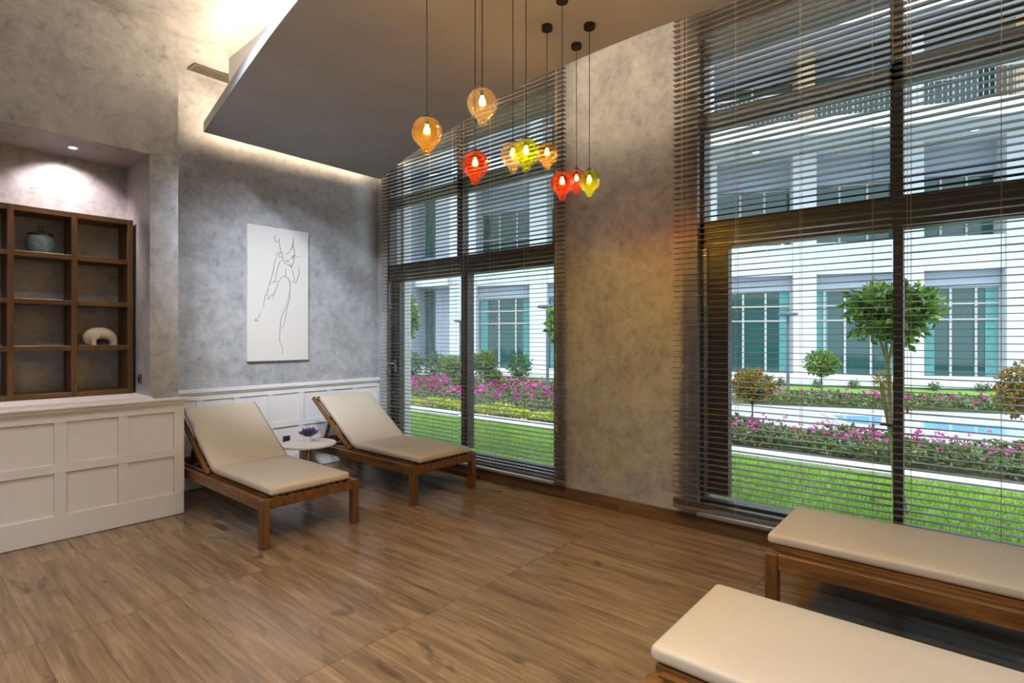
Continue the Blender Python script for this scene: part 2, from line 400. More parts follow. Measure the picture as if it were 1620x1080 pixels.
window('window_1', W1[0], W1[1], (4.08,4.16), (4.0,4.10))
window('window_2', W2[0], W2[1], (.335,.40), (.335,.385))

# ------------------------------------------------------------------ venetian blinds
PITCH, BZ0, BX = .0398, .222, 3.842
def blind(label, y0, y1, cords, pull=None, dz=0.0, group='venetian blinds'):
    L = y1 - y0
    r = empty('venetian_blind', (BX, y0, 0)); tag(r, label, 'blind', group)
    # slightly crowned slat
    sv = []; n = 4; wd = .050
    for yy in (0, L):
        for k in range(n+1):
            t = k/n - .5; sv.append((t*wd, yy, .0022*(1-4*t*t)+.0022))
        for k in range(n, -1, -1):
            t = k/n - .5; sv.append((t*wd, yy, .0022*(1-4*t*t)))
    m_ = 2*(n+1); f = [tuple(range(m_)), tuple(reversed(range(m_, 2*m_)))] + [(i, m_+i, m_+(i+1)%m_, (i+1)%m_) for i in range(m_)]
    mb = MB(); mb.v = sv; mb.f = f; me = mb.mesh('slat', M['slat'])
    z = BZ0 + dz; k = 0
    while z < 3.755:
        o = link('slat', me, r); o.location = (0, 0, z); o.rotation_euler = (0, random.uniform(-.05,.05), 0); z += PITCH
    for zz in (.196, .203, .2095): o = link('slat', me, r); o.location = (random.uniform(-.002,.002), 0, zz)
    bevel(MB().box(-.026,.026,0,L,.162,.186).build('bottom_rail', M['slat'], r), .004, 2)
    MB().box(-.026,.026,0,L,3.775,3.825).build('head_rail', M['slat'], r)
    for c in cords:
        for dx in (-.0245, .0245):
            MB().box(dx-.0009, dx+.0009, c*L-.0009, c*L+.0009, .19, 3.775).build('ladder_cord', M['cord'], r)
    if pull is not None:
        y, zs = pull
        for i, zb in enumerate(zs):
            yy = y - y0 + i*.012
            MB().box(-.0315,-.0295, yy-.001, yy+.001, zb, 3.775).build('pull_cord', M['cord'], r)
            t = MB().lathe([(.003,0),(.007,.004),(.0065,.022),(.004,.032),(.0015,.036)], 10).build('tassel', M['tassel'], r, True); t.location = (-.0305, yy, zb-.03)
    return r
blind('brown venetian blind at the room corner, behind the reclined lounger', 3.962, 5.235, (.06,.33,.66,.94), (5.215,(1.22,)))
blind('brown venetian blind left of the plaster pier, behind the coloured pendants', 2.68, 3.952, (.06,.33,.66,.94), (2.74,(.62,1.25)), dz=.018)
blind('brown venetian blind right of the plaster pier, over the leafy tree', .375, 1.70, (.07,.36,.66,.92), (1.62,(1.20,1.11)))
blind('brown venetian blind at the right edge, past the window mullion', -1.0, .367, (.10,.36,.66,.94), (.30,(1.0,)), dz=-.012)

# ------------------------------------------------------------------ loungers
def rounded_box(lx, ly, lz, r, seg=4, puff=0.0):
    bm = bmesh.new(); bmesh.ops.create_cube(bm, size=1)
    for v_ in bm.verts: v_.co = Vector((v_.co.x*lx, v_.co.y*ly, v_.co.z*lz))
    bmesh.ops.bevel(bm, geom=list(bm.edges), offset=r, segments=seg, affect='EDGES', profile=.5)
    bmesh.ops.subdivide_edges(bm, edges=[e for e in bm.edges if e.calc_length() > .25], cuts=6, use_grid_fill=True)
    if puff:
        for v_ in bm.verts:
            if abs(v_.co.z) > lz/2 - 1e-4:
                a = max(0, 1-(2*v_.co.x/lx)**2)*max(0, 1-(2*v_.co.y/ly)**2)
                v_.co.z += math.copysign(puff*a**.5, v_.co.z) if v_.co.z > 0 else 0
    mb = MB(); bm.verts.index_update(); mb.v = [tuple(v_.co) for v_ in bm.verts]; mb.f = [tuple(v_.index for v_ in f.verts) for f in bm.faces]; bm.free(); return mb
HW, LEN = .372, 1.85
ANG = math.radians(34)
def lounger():
    r = empty('sun_lounger')
    for sx in (-1, 1):
        bevel(MB().box(sx*HW-(.055 if sx>0 else 0), sx*HW+(.055 if sx<0 else 0), 0, .055, 0, .328).build('leg', M['teakz'], r), .003, 1)
        bevel(MB().box(sx*HW-(.05 if sx>0 else 0), sx*HW+(.05 if sx<0 else 0), LEN-.055, LEN, 0, .33).build('leg', M['teakz'], r), .003, 1)
        a = sx*(HW-.006); b_ = sx*(HW-.038); x0, x1 = min(a,b_), max(a,b_)
        bevel(MB().box(x0, x1, .0555, LEN-.0555, .255, .33).build('side_rail', M['teak'], r), .003, 1)
        a = sx*(HW-.058); b_ = sx*(HW-.086); x0, x1 = min(a,b_), max(a,b_)
        MB().box(x0, x1, .035, LEN-.06, .285, .333).build('inner_rail', M['teak'], r)
    bevel(MB().box(-HW+.055, HW-.055, .008, .033, .258, .326).build('front_rail', M['teak'], r), .003, 1)
    MB().box(-HW+.05, HW-.05, LEN-.035, LEN-.01, .258, .328).build('back_rail', M['teak'], r)
    for y in (.35, .75, 1.02, 1.45): MB().box(-HW+.087, HW-.087, y, y+.04, .285, .3235).build('cross_bar', M['teak'], r)
    n = 11
    me = MB().box(-.0135,.0135,.012,.955,.326,.346).mesh('slat', M['teak'])
    for k in range(n):
        o = link('slat', me, r); o.location = (-.275 + k*.055, 0, 0)
    # reclined back: frame, slats and prop
    br = empty('backrest'); br.parent = r; br.location = (0, .985, .345); br.rotation_euler = (ANG, 0, 0)
    for sx in (-1, 1):
        x = sx*(HW-.052)
        bevel(MB().box(x-.015, x+.015, 0, .80, -.036, 0).build('stile', M['teak'], br), .003, 1)
    for y in (.02, .38, .745): MB().box(-HW+.068, HW-.068, y, y+.035, -.034, -.012).build('cross_bar', M['teak'], br)
    me2 = MB().box(-.0135,.0135,.01,.79,-.012,.004).mesh('slat', M['teak'])
    for k in range(11):
        o = link('slat', me2, br); o.location = (-.275+k*.055, 0, 0)
    pr = MB()
    for sx in (-1,1): pr.bar((sx*.23, .985+.55*math.cos(ANG)+.02, .345+.55*math.sin(ANG)-.05), (sx*.23, 1.62, .30), .022, .03, (1,0,0))
    pr.bar((-.24,.985+.55*math.cos(ANG)+.02,.345+.55*math.sin(ANG)-.05),(.24,.985+.55*math.cos(ANG)+.02,.345+.55*math.sin(ANG)-.05),.022,.022)
    pr.build('prop', M['teak'], r)
    cu = rounded_box(.60, .955, .052, .017, 4, .006).build('seat_cushion', M['cushion'], r, True); cu.location = (-.015, .465, .374)
    cb = rounded_box(.60, .735, .052, .017, 4, .006).build('back_cushion', M['cushion'], r, True)
    dy, dz = math.cos(ANG), math.sin(ANG)
    c = Vector((-.015, .965, .35)) + Vector((0,dy,dz))*.365 + Vector((0,-dz,dy))*.032
    cb.location = c; cb.rotation_euler = (ANG, 0, 0)
    return r
lg = 'wooden sun loungers with cream cushions'
lA = lounger(); lA.location = (2.032, 3.565, 0)
tag(lA, 'teak lounger with cream cushion nearest the white panelled niche ledge', 'lounger', lg)
for loc, rz, lab in (((3.283,3.55,0), 0, 'teak lounger with cream cushion in the corner beside the left window blind'),
                     ((3.262,.805,0), PI, 'teak lounger with cream cushion along the right window, foot end in view'),
                     ((1.93,.80,0), PI, 'teak lounger with cream cushion nearest the camera, at the bottom right')):
    o = copy_tree(lA); o.location = loc; o.rotation_euler = (0,0,rz); tag(o, lab, 'lounger', lg)
    if loc[0] > 3 and rz: o.scale = (1, 1.055, 1)

# ------------------------------------------------------------------ side table and lavender
tx, ty = 2.69, 4.817
t = tag(empty('side_table', (tx,ty,0)), 'round marble side table on a steel column between two loungers', 'table')
MB().lathe([(.244,.383),(.25,.387),(.25,.401),(.244,.405)], 64).build('table_top', M['marble'], t, True)
MB().lathe([(.024,.012),(.024,.376)], 24).build('column', M['chrome'], t, True)
MB().lathe([(.09,.374),(.09,.383)], 32).build('top_plate', M['black'], t, True)
MB().lathe([(.17,0),(.17,.006),(.16,.012),(.02,.014)], 48).build('base', M['black'], t, True)
p = tag(empty('potted_lavender', (tx+.012,ty+.02,.405)), 'small purple lavender in a white pot on the marble side table', 'plant')
MB().lathe([(.026,0),(.030,.004),(.034,.05),(.034,.058),(.030,.058),(.029,.05)], 28, cap=True).build('pot', M['pot'], p, True)
mb = MB()
for k in range(120):
    a = random.uniform(0,2*PI); tl = random.uniform(0,1)**.6*1.05; h = random.uniform(.075,.105)
    d = Vector((math.cos(a)*math.sin(tl), math.sin(a)*math.sin(tl), math.cos(tl))); b0 = Vector((math.cos(a)*.015, math.sin(a)*.015, .05))
    pts = [b0 + d*h*q for q in (0,.45,.65,.85,1.0)]; mb.tube(pts, [.0012,.0015,.0042,.0036,.0006], 5)
mb.build('foliage', M['lavender'], p)

# socket plates
s = tag(empty('wall_socket', (2.815,5.487,.341)), 'small brown socket on the white panelling beside the marble table', 'socket')
bevel(MB().box(-.038,.038,-.010,.0,-.033,.033).build('plate', M['brown'], s), .002, 1); MB().lathe([(.018,0),(.018,.003)], 20).build('insert', M['black'], s).matrix_local = Matrix.Translation((0,-.010,0)) @ Matrix.Rotation(PI/2,4,'X')
s = tag(empty('wall_socket', (1.402,5.10,1.07)), 'small grey socket plate low on the niche side wall by the shelf', 'socket')
bevel(MB().box(-.009,0,-.036,.036,-.036,.036).build('plate', M['frame'], s), .002, 1)
o = MB().lathe([(.017,0),(.017,.003)], 20).build('insert', M['black'], s); o.matrix_local = Matrix.Translation((-.009,0,0)) @ Matrix.Rotation(-PI/2,4,'Y')

# ------------------------------------------------------------------ niche shelf and ornaments
SY0, SY1 = 5.20, 5.455
sh = tag(empty('cubby_shelf', (0,0,0)), 'dark oak open cubby shelf standing in the wall niche', 'shelf')
vx = [(.626-.3585*k, .662-.3585*k) for k in range(5, 0, -1)] + [(.626,.662),(.985,1.023),(1.344,1.382)]
hz = [(.949,.988),(1.300,1.338),(1.643,1.680),(1.985,2.022),(2.306,2.346)]
for i, (a, b_) in enumerate(vx):
    bevel(MB().box(a, b_, SY0, SY1, .949, 2.346).build('upright', M['oakz'], sh), .002, 1)
for i in range(len(vx)-1):
    for a, b_ in hz:
        bevel(MB().box(vx[i][1], vx[i+1][0], SY0+.002, SY1, a, b_).build('board', M['oak'], sh), .002, 1)
j = tag(empty('ginger_jar', (.826,5.33,2.022)), 'round teal ceramic jar with a pewter lid in the top cubby', 'jar')
MB().lathe([(.05,0),(.068,.006),(.080,.035),(.083,.075),(.078,.115),(.070,.135),(.066,.14)], 40).build('body', M['teal'], j, True)
lid = MB().lathe([(.072,.138),(.078,.142),(.078,.150),(.06,.158),(.03,.166),(.008,.170),(.008,.176)], 36).build('lid', M['pewter'], j, True)
mb = MB(); mb.tube([(0.016*math.cos(a), 0, .190+.016*math.sin(a)) for a in np.linspace(-PI/2, 1.5*PI, 20)], .0045, 8); mb.build('knob', M['pewter'], lid)
e = tag(empty('elephant_figurine', (1.19,5.32,1.338)), 'glossy cream ceramic elephant figurine with bowed head in a cubby', 'figurine')
pts = [(-.050,.014),(-.072,.015),(-.082,.034),(-.076,.066),(-.050,.090),(-.012,.096),(.028,.093),(.062,.076),(.083,.046),(.089,.02),(.089,.0)]
rad = [.010,.015,.027,.040,.046,.047,.045,.040,.032,.027,.026]
pts = catmull([(x,0,z) for x,z in pts], 6); rr = np.interp(np.linspace(0,1,len(pts)), np.linspace(0,1,len(rad)), rad)
mb = MB(); mb.tube([(x,y*1.0,max(z,.0)) for x,y,z in pts], list(rr), 20)
mb.v = [(x, y*.95, max(z, 0.0)) for x,y,z in mb.v]
mb.build('body', M['ceramic'], e, True)
def ellipsoid(rx, ry, rz, seg=20, ring=12):
    mb = MB().lathe([(max(1e-4,math.sin(PI*i/ring)), -math.cos(PI*i/ring)) for i in range(ring+1)], seg, cap=False); mb.v = [(x*rx,y*ry,z*rz) for x,y,z in mb.v]; return mb
o = ellipsoid(.034,.010,.044).build('ear', M['ceramic'], e, True); o.location = (-.042,-.043,.078); o.rotation_euler = (.1,.5,0)
o = ellipsoid(.034,.010,.044).build('ear', M['ceramic'], e, True); o.location = (-.042,.043,.078); o.rotation_euler = (-.1,.5,0)
mb = MB().tube([(-.052,-.03,.055),(-.050,-.03,.02),(-.048,-.03,0)], [.022,.019,.02], 14); mb.build('front_leg', M['ceramic'], e, True)

# niche spotlights
for i, x in enumerate((.983, -.05, -1.0)):
    d = tag(empty('niche_spotlight', (x,5.146,2.82)), ['small glowing recessed spotlight in the niche ceiling','recessed niche spotlight out of frame, second from the pillar','recessed niche spotlight out of frame, third from the pillar'][i], 'spotlight', 'niche spotlights')
    MB().lathe([(.026,-.006),(.040,-.004),(.042,0)], 28, cap=False).build('ring', M['white'], d, True)
    MB().lathe([(.0001,-.003),(.026,-.003)], 24, cap=False).build('lamp', M['nlamp'], d)
    ld = bpy.data.lights.new('niche_spot_light', 'SPOT'); ld.energy = 42; ld.color = (1,.80,.76); ld.spot_size = math.radians(110); ld.spot_blend = .6; ld.shadow_soft_size = .025
    lo = bpy.data.objects.new('spot_light', ld); col.objects.link(lo); lo.parent = d; lo.location = (0,0,-.012); lo.rotation_euler = (.5,0,0)

# ------------------------------------------------------------------ canvas with line drawing
cv = tag(empty('canvas_picture', (0,0,0)), 'tall white canvas with a black line drawing of a woman', 'picture')
bevel(MB().box(2.417,3.062,5.482,5.517,1.16,2.526).build('canvas', M['canvas'], cv), .003, 1)
ART = [[(2.703,2.444),(2.692,2.439),(2.688,2.416),(2.697,2.392),(2.714,2.381),(2.732,2.392),(2.737,2.404)],[(2.737,2.423),(2.735,2.387),(2.744,2.337),(2.755,2.295),(2.77,2.253),(2.78,2.211)],[(2.884,2.458),(2.892,2.422),(2.881,2.384),(2.872,2.339),(2.853,2.302),(2.83,2.279),(2.804,2.269)],[(2.89,2.444),(2.893,2.393),(2.89,2.356),(2.903,2.305),(2.904,2.261),(2.897,2.216),(2.884,2.17),(2.866,2.139),(2.846,2.152)],[(2.876,2.376),(2.89,2.348),(2.9,2.312)],[(2.77,2.253),(2.78,2.203),(2.795,2.176),(2.82,2.161),(2.846,2.154),(2.866,2.136)],[(2.8,2.202),(2.82,2.208),(2.841,2.203),(2.823,2.187),(2.803,2.198)],[(2.861,2.224),(2.875,2.243),(2.892,2.257),(2.89,2.24),(2.872,2.228),(2.861,2.224)],[(2.872,2.254),(2.9,2.261),(2.931,2.258),(2.962,2.248)],[(2.835,2.172),(2.85,2.167),(2.859,2.15),(2.872,2.151),(2.881,2.167),(2.866,2.176)],[(2.688,2.237),(2.703,2.255),(2.729,2.27),(2.756,2.276),(2.771,2.249)],[(2.732,2.263),(2.74,2.235),(2.762,2.23),(2.777,2.239)],[(2.726,2.244),(2.703,2.209),(2.688,2.165),(2.679,2.106),(2.666,2.047),(2.651,1.989),(2.637,1.945),(2.619,1.894),(2.624,1.865)],[(2.783,2.204),(2.755,2.193),(2.735,2.162),(2.72,2.11),(2.71,2.059),(2.697,2.007),(2.688,1.97)],[(2.641,1.949),(2.673,1.965),(2.703,1.973),(2.735,1.975)],[(2.619,1.894),(2.598,1.842),(2.586,1.792),(2.578,1.742),(2.576,1.697)],[(2.624,1.865),(2.618,1.822),(2.622,1.783),(2.637,1.809),(2.661,1.832),(2.685,1.855),(2.7,1.885),(2.71,1.907)],[(2.735,1.975),(2.72,1.937),(2.703,1.892),(2.682,1.848),(2.67,1.794)],[(2.735,1.975),(2.747,2.004),(2.77,2.025),(2.792,2.034),(2.82,2.027),(2.841,2.007),(2.85,1.978),(2.853,1.917),(2.852,1.858),(2.849,1.799),(2.838,1.754),(2.826,1.724),(2.813,1.665),(2.804,1.606),(2.789,1.54),(2.767,1.493)],[(2.835,1.879),(2.835,1.827),(2.826,1.768),(2.807,1.716),(2.785,1.664),(2.765,1.62),(2.752,1.569),(2.747,1.503),(2.744,1.431),(2.74,1.373),(2.755,1.329),(2.774,1.285),(2.774,1.256),(2.767,1.223)],[(2.807,2.114),(2.807,2.031)],[(2.866,2.136),(2.881,2.096),(2.897,2.038),(2.909,1.987)],[(2.85,1.975),(2.876,1.986),(2.9,1.982),(2.923,1.977),(2.934,2.019),(2.95,2.065),(2.956,2.103),(2.95,2.125),(2.947,2.159)],[(2.548,1.646),(2.53,1.616),(2.513,1.587)],[(2.513,1.587),(2.495,1.588),(2.488,1.574),(2.499,1.56),(2.504,1.577),(2.516,1.568),(2.527,1.561)]]
mb = MB()
for s_ in ART:
    q = catmull([(x, 5.4815, z) for x, z in s_], 5); n = len(q)
    mb.tube(q, [.0022*(.55+.45*math.sin(PI*(i+.5)/n)) for i in range(n)], 5)
mb.build('line_drawing', M['ink'], cv)

# ------------------------------------------------------------------ pendants
GB = .022
GL = {'amber': thin_glass('amber_glass', (.95,.62,.16,1), GB, (1.0,.55,.10,1), refl=.22),
      'smoke': thin_glass('smoke_glass', (.90,.68,.42,1), GB, (.85,.60,.32,1), refl=.22),
      'red': thin_glass('red_glass', (.95,.20,.06,1), GB, (1.0,.14,.03,1), refl=.22),
      'green': thin_glass('green_glass', (.80,.85,.08,1), GB, (.78,.82,.03,1), refl=.22)}
D = .1285
PEN = [('amber',1.529,1.774,2.333,'amber glass pendant, lowest and leftmost of the cluster'),
 ('smoke',1.691,1.605,2.460,'smoky amber glass pendant, highest of the cluster'),
 ('red',1.863,1.815,2.286,'orange red glass pendant hanging alone before the left blind'),
 ('smoke',2.134,1.809,2.400,'pale smoky glass pendant tucked behind the left of the green globe'),
 ('green',2.058,1.662,2.359,'lime green glass pendant between the smoky and amber globes'),
 ('amber2',2.607,1.945,2.555,'amber glass pendant just right of the lime green globe'),
 ('red',2.443,1.72,2.306,'rose red glass pendant at the left of the lowest right trio'),
 ('red2',2.892,1.926,2.461,'small orange red glass pendant half hidden in the lowest right trio'),
 ('green2',2.757,1.745,2.389,'yellow green glass pendant, rightmost, beside the plaster pier')]
prof = []
R = D/2
for k in range(15):
    a = .32 + (2.55-.32)*k/14; prof.append((R*math.sin(a), -R + R*math.cos(a)))
zb = prof[-1][1]
prof += [(.026, zb-.012), (.020, zb-.020), (.0185, zb-.028), (.0165, zb-.036), (.010, zb-.041), (.0005, zb-.0425)]
prof = [(r_, z_) for r_, z_ in prof]
WATT = {'amber2': 42, 'green2': 72, 'red2': 28}
for k2, k1 in (('amber2','amber'),('green2','green'),('red2','red')):
    g2 = GL[k1].copy(); g2.name = k2 + '_glass'
    for nd in g2.node_tree.nodes:
        if nd.type == 'MIX_SHADER' and abs(nd.inputs[0].default_value - GB*1.5) < 1e-4: nd.inputs[0].default_value = GB*25/WATT[k2]
    GL[k2] = g2
gme = {k: MB().lathe(prof, 36, cap=False).mesh('glass_globe', m, True) for k, m in GL.items()}
bulb_me = MB().lathe([(.0005,-.074),(.008,-.071),(.0125,-.064),(.0135,-.056),(.011,-.047),(.007,-.041),(.0065,-.032)], 16, cap=False).mesh('bulb', M['bulb'], True)
cap_me = MB().lathe([(.0215,-.008),(.0225,-.003),(.020,.001),(.008,.004),(.006,.014),(.002,.015)], 20).mesh('cap', M['black'], True)
sock_me = MB().lathe([(.0065,-.033),(.008,-.03),(.009,-.006)], 14).mesh('lamp_holder', M['black'], True)
can_me = MB().lathe([(.032,-.026),(.033,-.024),(.033,-.001),(.010,0)], 28).mesh('ceiling_cup', M['black'], True)
for kind, x, y, zt, lab in PEN:
    r = tag(empty('pendant_lamp', (x,y,ZP)), lab, 'pendant lamp', 'coloured glass pendant lamps')
    z = zt - ZP
    link('ceiling_cup', can_me, r)
    MB().tube([(0,0,-.024),(0,0,z+.012)], .0022, 6).build('cable', M['black'], r)
    c = link('cap', cap_me, r); c.location = (0,0,z)
    h = link('lamp_holder', sock_me, r); h.location = (0,0,z)
    g = link('glass_globe', gme[kind], r); g.location = (0,0,z)
    b_ = link('bulb', bulb_me, r); b_.location = (0,0,z)
    # the opaque lamp holder keeps most of the light below the bulb
    for typ, en in (('POINT', 8), ('SPOT', {'amber2': 55, 'green2': 95, 'red2': 20}.get(kind, 9))):
        ld = bpy.data.lights.new('bulb_light', typ); ld.energy = en; ld.color = (1,.76,.42); ld.shadow_soft_size = .016
        if typ == 'SPOT': ld.spot_size = PI; ld.spot_blend = .35
        lo = bpy.data.objects.new('bulb_light', ld); col.objects.link(lo); lo.parent = r; lo.location = (0,0,z-.058)

# ------------------------------------------------------------------ fill lamps added in the unseen ceiling to brighten the room
spots = [(.55,3.3),(-1.0,3.3),(.55,1.2),(-1.0,1.2),(.55,-.9),(-1.0,-.9),(-1.0,-2.6),(.8,-2.6),(-2.0,2.2),(-2.0,0)]
for i, (x, y) in enumerate(spots):
    d = tag(empty('fill_lamp', (x,y,ZC)), 'added fill lamp, unseen in the ceiling overhead', 'fill_lamp', 'added fill lamps in the unseen ceiling')
    MB().lathe([(.05,-.008),(.062,-.006),(.064,0)], 28, cap=False).build('ring', M['white'], d, True)
    MB().lathe([(.0001,-.004),(.05,-.004)], 24, cap=False).build('lamp', M['lamp'], d)
    ld = bpy.data.lights.new('fill_lamp_light', 'SPOT'); ld.energy = 145 if y < 2.5 else 80; ld.color = (1,.965,.92); ld.spot_size = math.radians(118); ld.spot_blend = .7; ld.shadow_soft_size = .05
    lo = bpy.data.objects.new('spot_light', ld); col.objects.link(lo); lo.parent = d; lo.location = (0,0,-.015)

# unseen cool spots added to brighten the picture wall, above and left of view
for (x, y), lab, tgt in (((.85,2.3),'added fill spotlight, unseen, aimed at the canvas wall',(2.95,5.5,1.45)), ((.55,2.95),'added fill spotlight, unseen, aimed at the window corner',(3.5,5.45,1.25))):
    t_ = tag(empty('fill_spotlight', (x,y,ZC)), lab, 'spotlight', 'added fill spotlights')
    MB().lathe([(.05,-.02),(.05,0)], 24).build('mount', M['white'], t_, True); MB().lathe([(.008,-.08),(.008,-.02)], 12).build('stem', M['white'], t_, True)
    d = (Vector(tgt) - Vector((x,y,ZC-.12))).normalized(); q = d.to_track_quat('-Z', 'Y')
    h = MB().lathe([(.05,-.06),(.052,-.058),(.052,.05),(.03,.06)], 24, cap=False).build('head', M['white'], t_, True); h.location = (0,0,-.12); h.rotation_euler = q.to_euler()
    ld = bpy.data.lights.new('fill_spotlight_light', 'SPOT'); ld.energy = 420; ld.color = (.84,.92,1.0); ld.spot_size = math.radians(44); ld.spot_blend = 1.0; ld.shadow_soft_size = .05
    lo = bpy.data.objects.new('spot_light', ld); col.objects.link(lo); lo.parent = t_; lo.location = Vector((0,0,-.12)) + d*.07; lo.rotation_euler = q.to_euler()

# ================================================================== outside
M['lawn'] = plain('lawn_soil', lin(110,150,44), .9, var=.2, scale=1.5)
M['grass'] = leafmat('grass_blade', lin(104,150,40), lin(172,200,70), trans=.3)
M['gravel'] = plain('white_gravel', lin(196,198,200), .85, var=.12, scale=60, bump=.3)
M['kerb'] = plain('grey_kerb', lin(140,140,146), .8, var=.05)
M['paving'] = plain('pale_paving', lin(164,163,163), .8, var=.06, scale=2.5)
M['coping'] = plain('white_coping', lin(210,213,216), .5)
M['facade'] = plain('white_facade', lin(188,193,200), .7)
M['facade_grey'] = plain('grey_facade', lin(140,150,164), .75, var=.03, scale=1)
M['soil'] = plain('planting_soil', lin(84,84,56), .9, var=.2, scale=8)
M['plinth'] = plain('grey_plinth', lin(122,124,130), .75, var=.08, scale=3)
M['wglass'] = plain('teal_glass', lin(34,72,72), .06, spec=.6)
M['mullion'] = plain('pale_mullion', lin(160,164,164), .5)
M['curtain'] = plain('teal_curtain', lin(84,140,142), .8, var=.1, scale=6)
M['rail'] = plain('steel_rail', lin(140,146,152), .4, metal=.5)
M['tan'] = plain('timber_cladding', lin(176,150,118), .7, var=.1, scale=4)
M['post'] = plain('blue_grey_post', lin(88,100,116), .5)
M['bark'] = plain('pale_bark', lin(168,150,116), .9, var=.2, scale=30)
M['dbark'] = plain('dark_bark', lin(104,90,72), .9, var=.2, scale=30)
M['stake'] = plain('timber_stake', lin(196,172,126), .8, var=.1, scale=20)
M['leaf'] = leafmat('ficus_leaf', lin(56,92,28), lin(98,140,44), lin(168,204,80), trans=.4, rough=.3)
M['leaf_dark'] = leafmat('shrub_leaf', lin(46,82,44), lin(84,124,66), trans=.3)
M['leaf_bonsai'] = leafmat('box_leaf', lin(60,96,30), lin(132,160,66), trans=.3)
M['leaf_red'] = leafmat('photinia_leaf', lin(62,84,34), lin(140,140,50), lin(204,92,54), trans=.35)
M['leaf_yellow'] = leafmat('golden_leaf', lin(150,166,40), lin(206,206,84), trans=.35)
M['leaf_bed'] = leafmat('bedding_leaf', lin(58,86,42), lin(106,132,66), lin(140,124,88), trans=.3)
M['magenta'] = leafmat('magenta_petal', lin(186,30,134), lin(222,72,170), trans=.3)
M['purple'] = leafmat('purple_petal', lin(108,34,130), lin(160,60,170), trans=.3)
M['redpetal'] = leafmat('red_petal', lin(206,46,30), lin(236,80,50), trans=.3)
m_, nt, b = new_mat('pool_water'); b.inputs['Base Color'].default_value = lin(120,168,206); b.inputs['Roughness'].default_value = .08
n = nt.nodes.new('ShaderNodeTexNoise'); n.inputs['Scale'].default_value = 7; bp = nt.nodes.new('ShaderNodeBump'); bp.inputs['Strength'].default_value = .5; nt.links.new(n.outputs['Fac'], bp.inputs['Height']); nt.links.new(bp.outputs[0], b.inputs['Normal'])
M['water'] = m_

GZ = -.05
def flat(name, pts, z, mat, th=.06):
    o = MB().prism(pts, z-th, z).build(name, mat); return struct(o)
def leaves(P, size, up=.5, aspect=.5, jitter=.35):
    """a cloud of folded diamond leaves at the points P"""
    P = np.asarray(P); n = len(P)
    d = rng.normal(size=(n,3)); d /= np.linalg.norm(d, axis=1)[:,None]
    q = rng.normal(size=(n,3)); q[:,2] += up; q -= (q*d).sum(1)[:,None]*d; q /= np.linalg.norm(q, axis=1)[:,None]
    s = np.cross(d, q); L = size*(1+jitter*rng.uniform(-1,1,n))[:,None]
    V = np.stack([P, P+d*L*.5+s*L*aspect*.5+q*L*.08, P+d*L, P+d*L*.5-s*L*aspect*.5+q*L*.08], 1).reshape(-1,3)
    i = np.arange(n)*4; Fc = np.concatenate([np.stack([i,i+1,i+2],1), np.stack([i,i+2,i+3],1)])
    mb = MB(); mb.v = V.tolist(); mb.f = Fc.tolist(); return mb
def blob(n, c, r, shell=.55):
    d = rng.normal(size=(n,3)); d /= np.linalg.norm(d, axis=1)[:,None]
    t = shell + (1-shell)*rng.uniform(0,1,n)**.6; return d*t[:,None]*np.array(r) + np.array(c)

lawn = flat('lawn', [(4.2,-8),(6.9,-8),(6.9,18),(4.2,18)], GZ, M['lawn'])
n_ = 60000; P = np.c_[rng.uniform(4.33,6.88,n_), rng.uniform(-3.5,10.5,n_), np.full(n_, GZ)]
hh = rng.uniform(.03,.06,n_); a = rng.uniform(0,2*PI,n_); b0 = np.c_[np.cos(a), np.sin(a), np.zeros(n_)]*.004
tip = P + np.c_[rng.normal(0,.015,n_), rng.normal(0,.015,n_), hh]
V = np.stack([P-b0, P+b0, tip], 1).reshape(-1,3); mb = MB(); mb.v = V.tolist(); mb.f = np.arange(3*n_).reshape(-1,3).tolist()
tag(mb.build('grass', M['grass']), 'bright green grass blades on the lawn outside the windows', 'grass', kind='stuff')
flat('kerb_strip', [(6.9,-8),(7.32,-8),(7.32,18),(6.9,18)], GZ+.03, M['gravel'], .1)
flat('path_1', [(7.32,-8),(12.4,-8),(12.4,4.6),(7.32,4.6)], GZ-.001, M['paving'])
flat('soil', [(7.32,4.6),(13.6,4.6),(9.9,15.6),(7.32,15.6)], GZ-.001, M['soil'])
# ground that follows the building's own direction
EU = np.array([.355,-.935]); EN = np.array([.935,.355]); P0 = np.array([17.1,14.9])
def fp(u, yv): q = P0 + EU*u + EN*yv; return (q[0], q[1])
def band(name, y0, y1, z, mat, u0=-9, u1=24): return flat(name, [fp(u0,y0),fp(u1,y0),fp(u1,y1),fp(u0,y1)], z, mat)
flat('path_2', [(12.4,-8),fp(26,-6.4),fp(-12,-6.4),(12.4,22)], GZ-.003, M['paving'])
band('soil_strip', -8.4, -6.5, GZ, M['soil'], 8.4)
flat('soil_bed', [(7.32,-8),(8.45,-8),(8.45,4.6),(7.32,4.6)], GZ+.004, M['soil'], .003)
band('kerb_path', -6.5, -4.85, GZ+.02, M['kerb'])
band('lawn_strip', -4.85, -3.28, GZ+.01, M['lawn'])

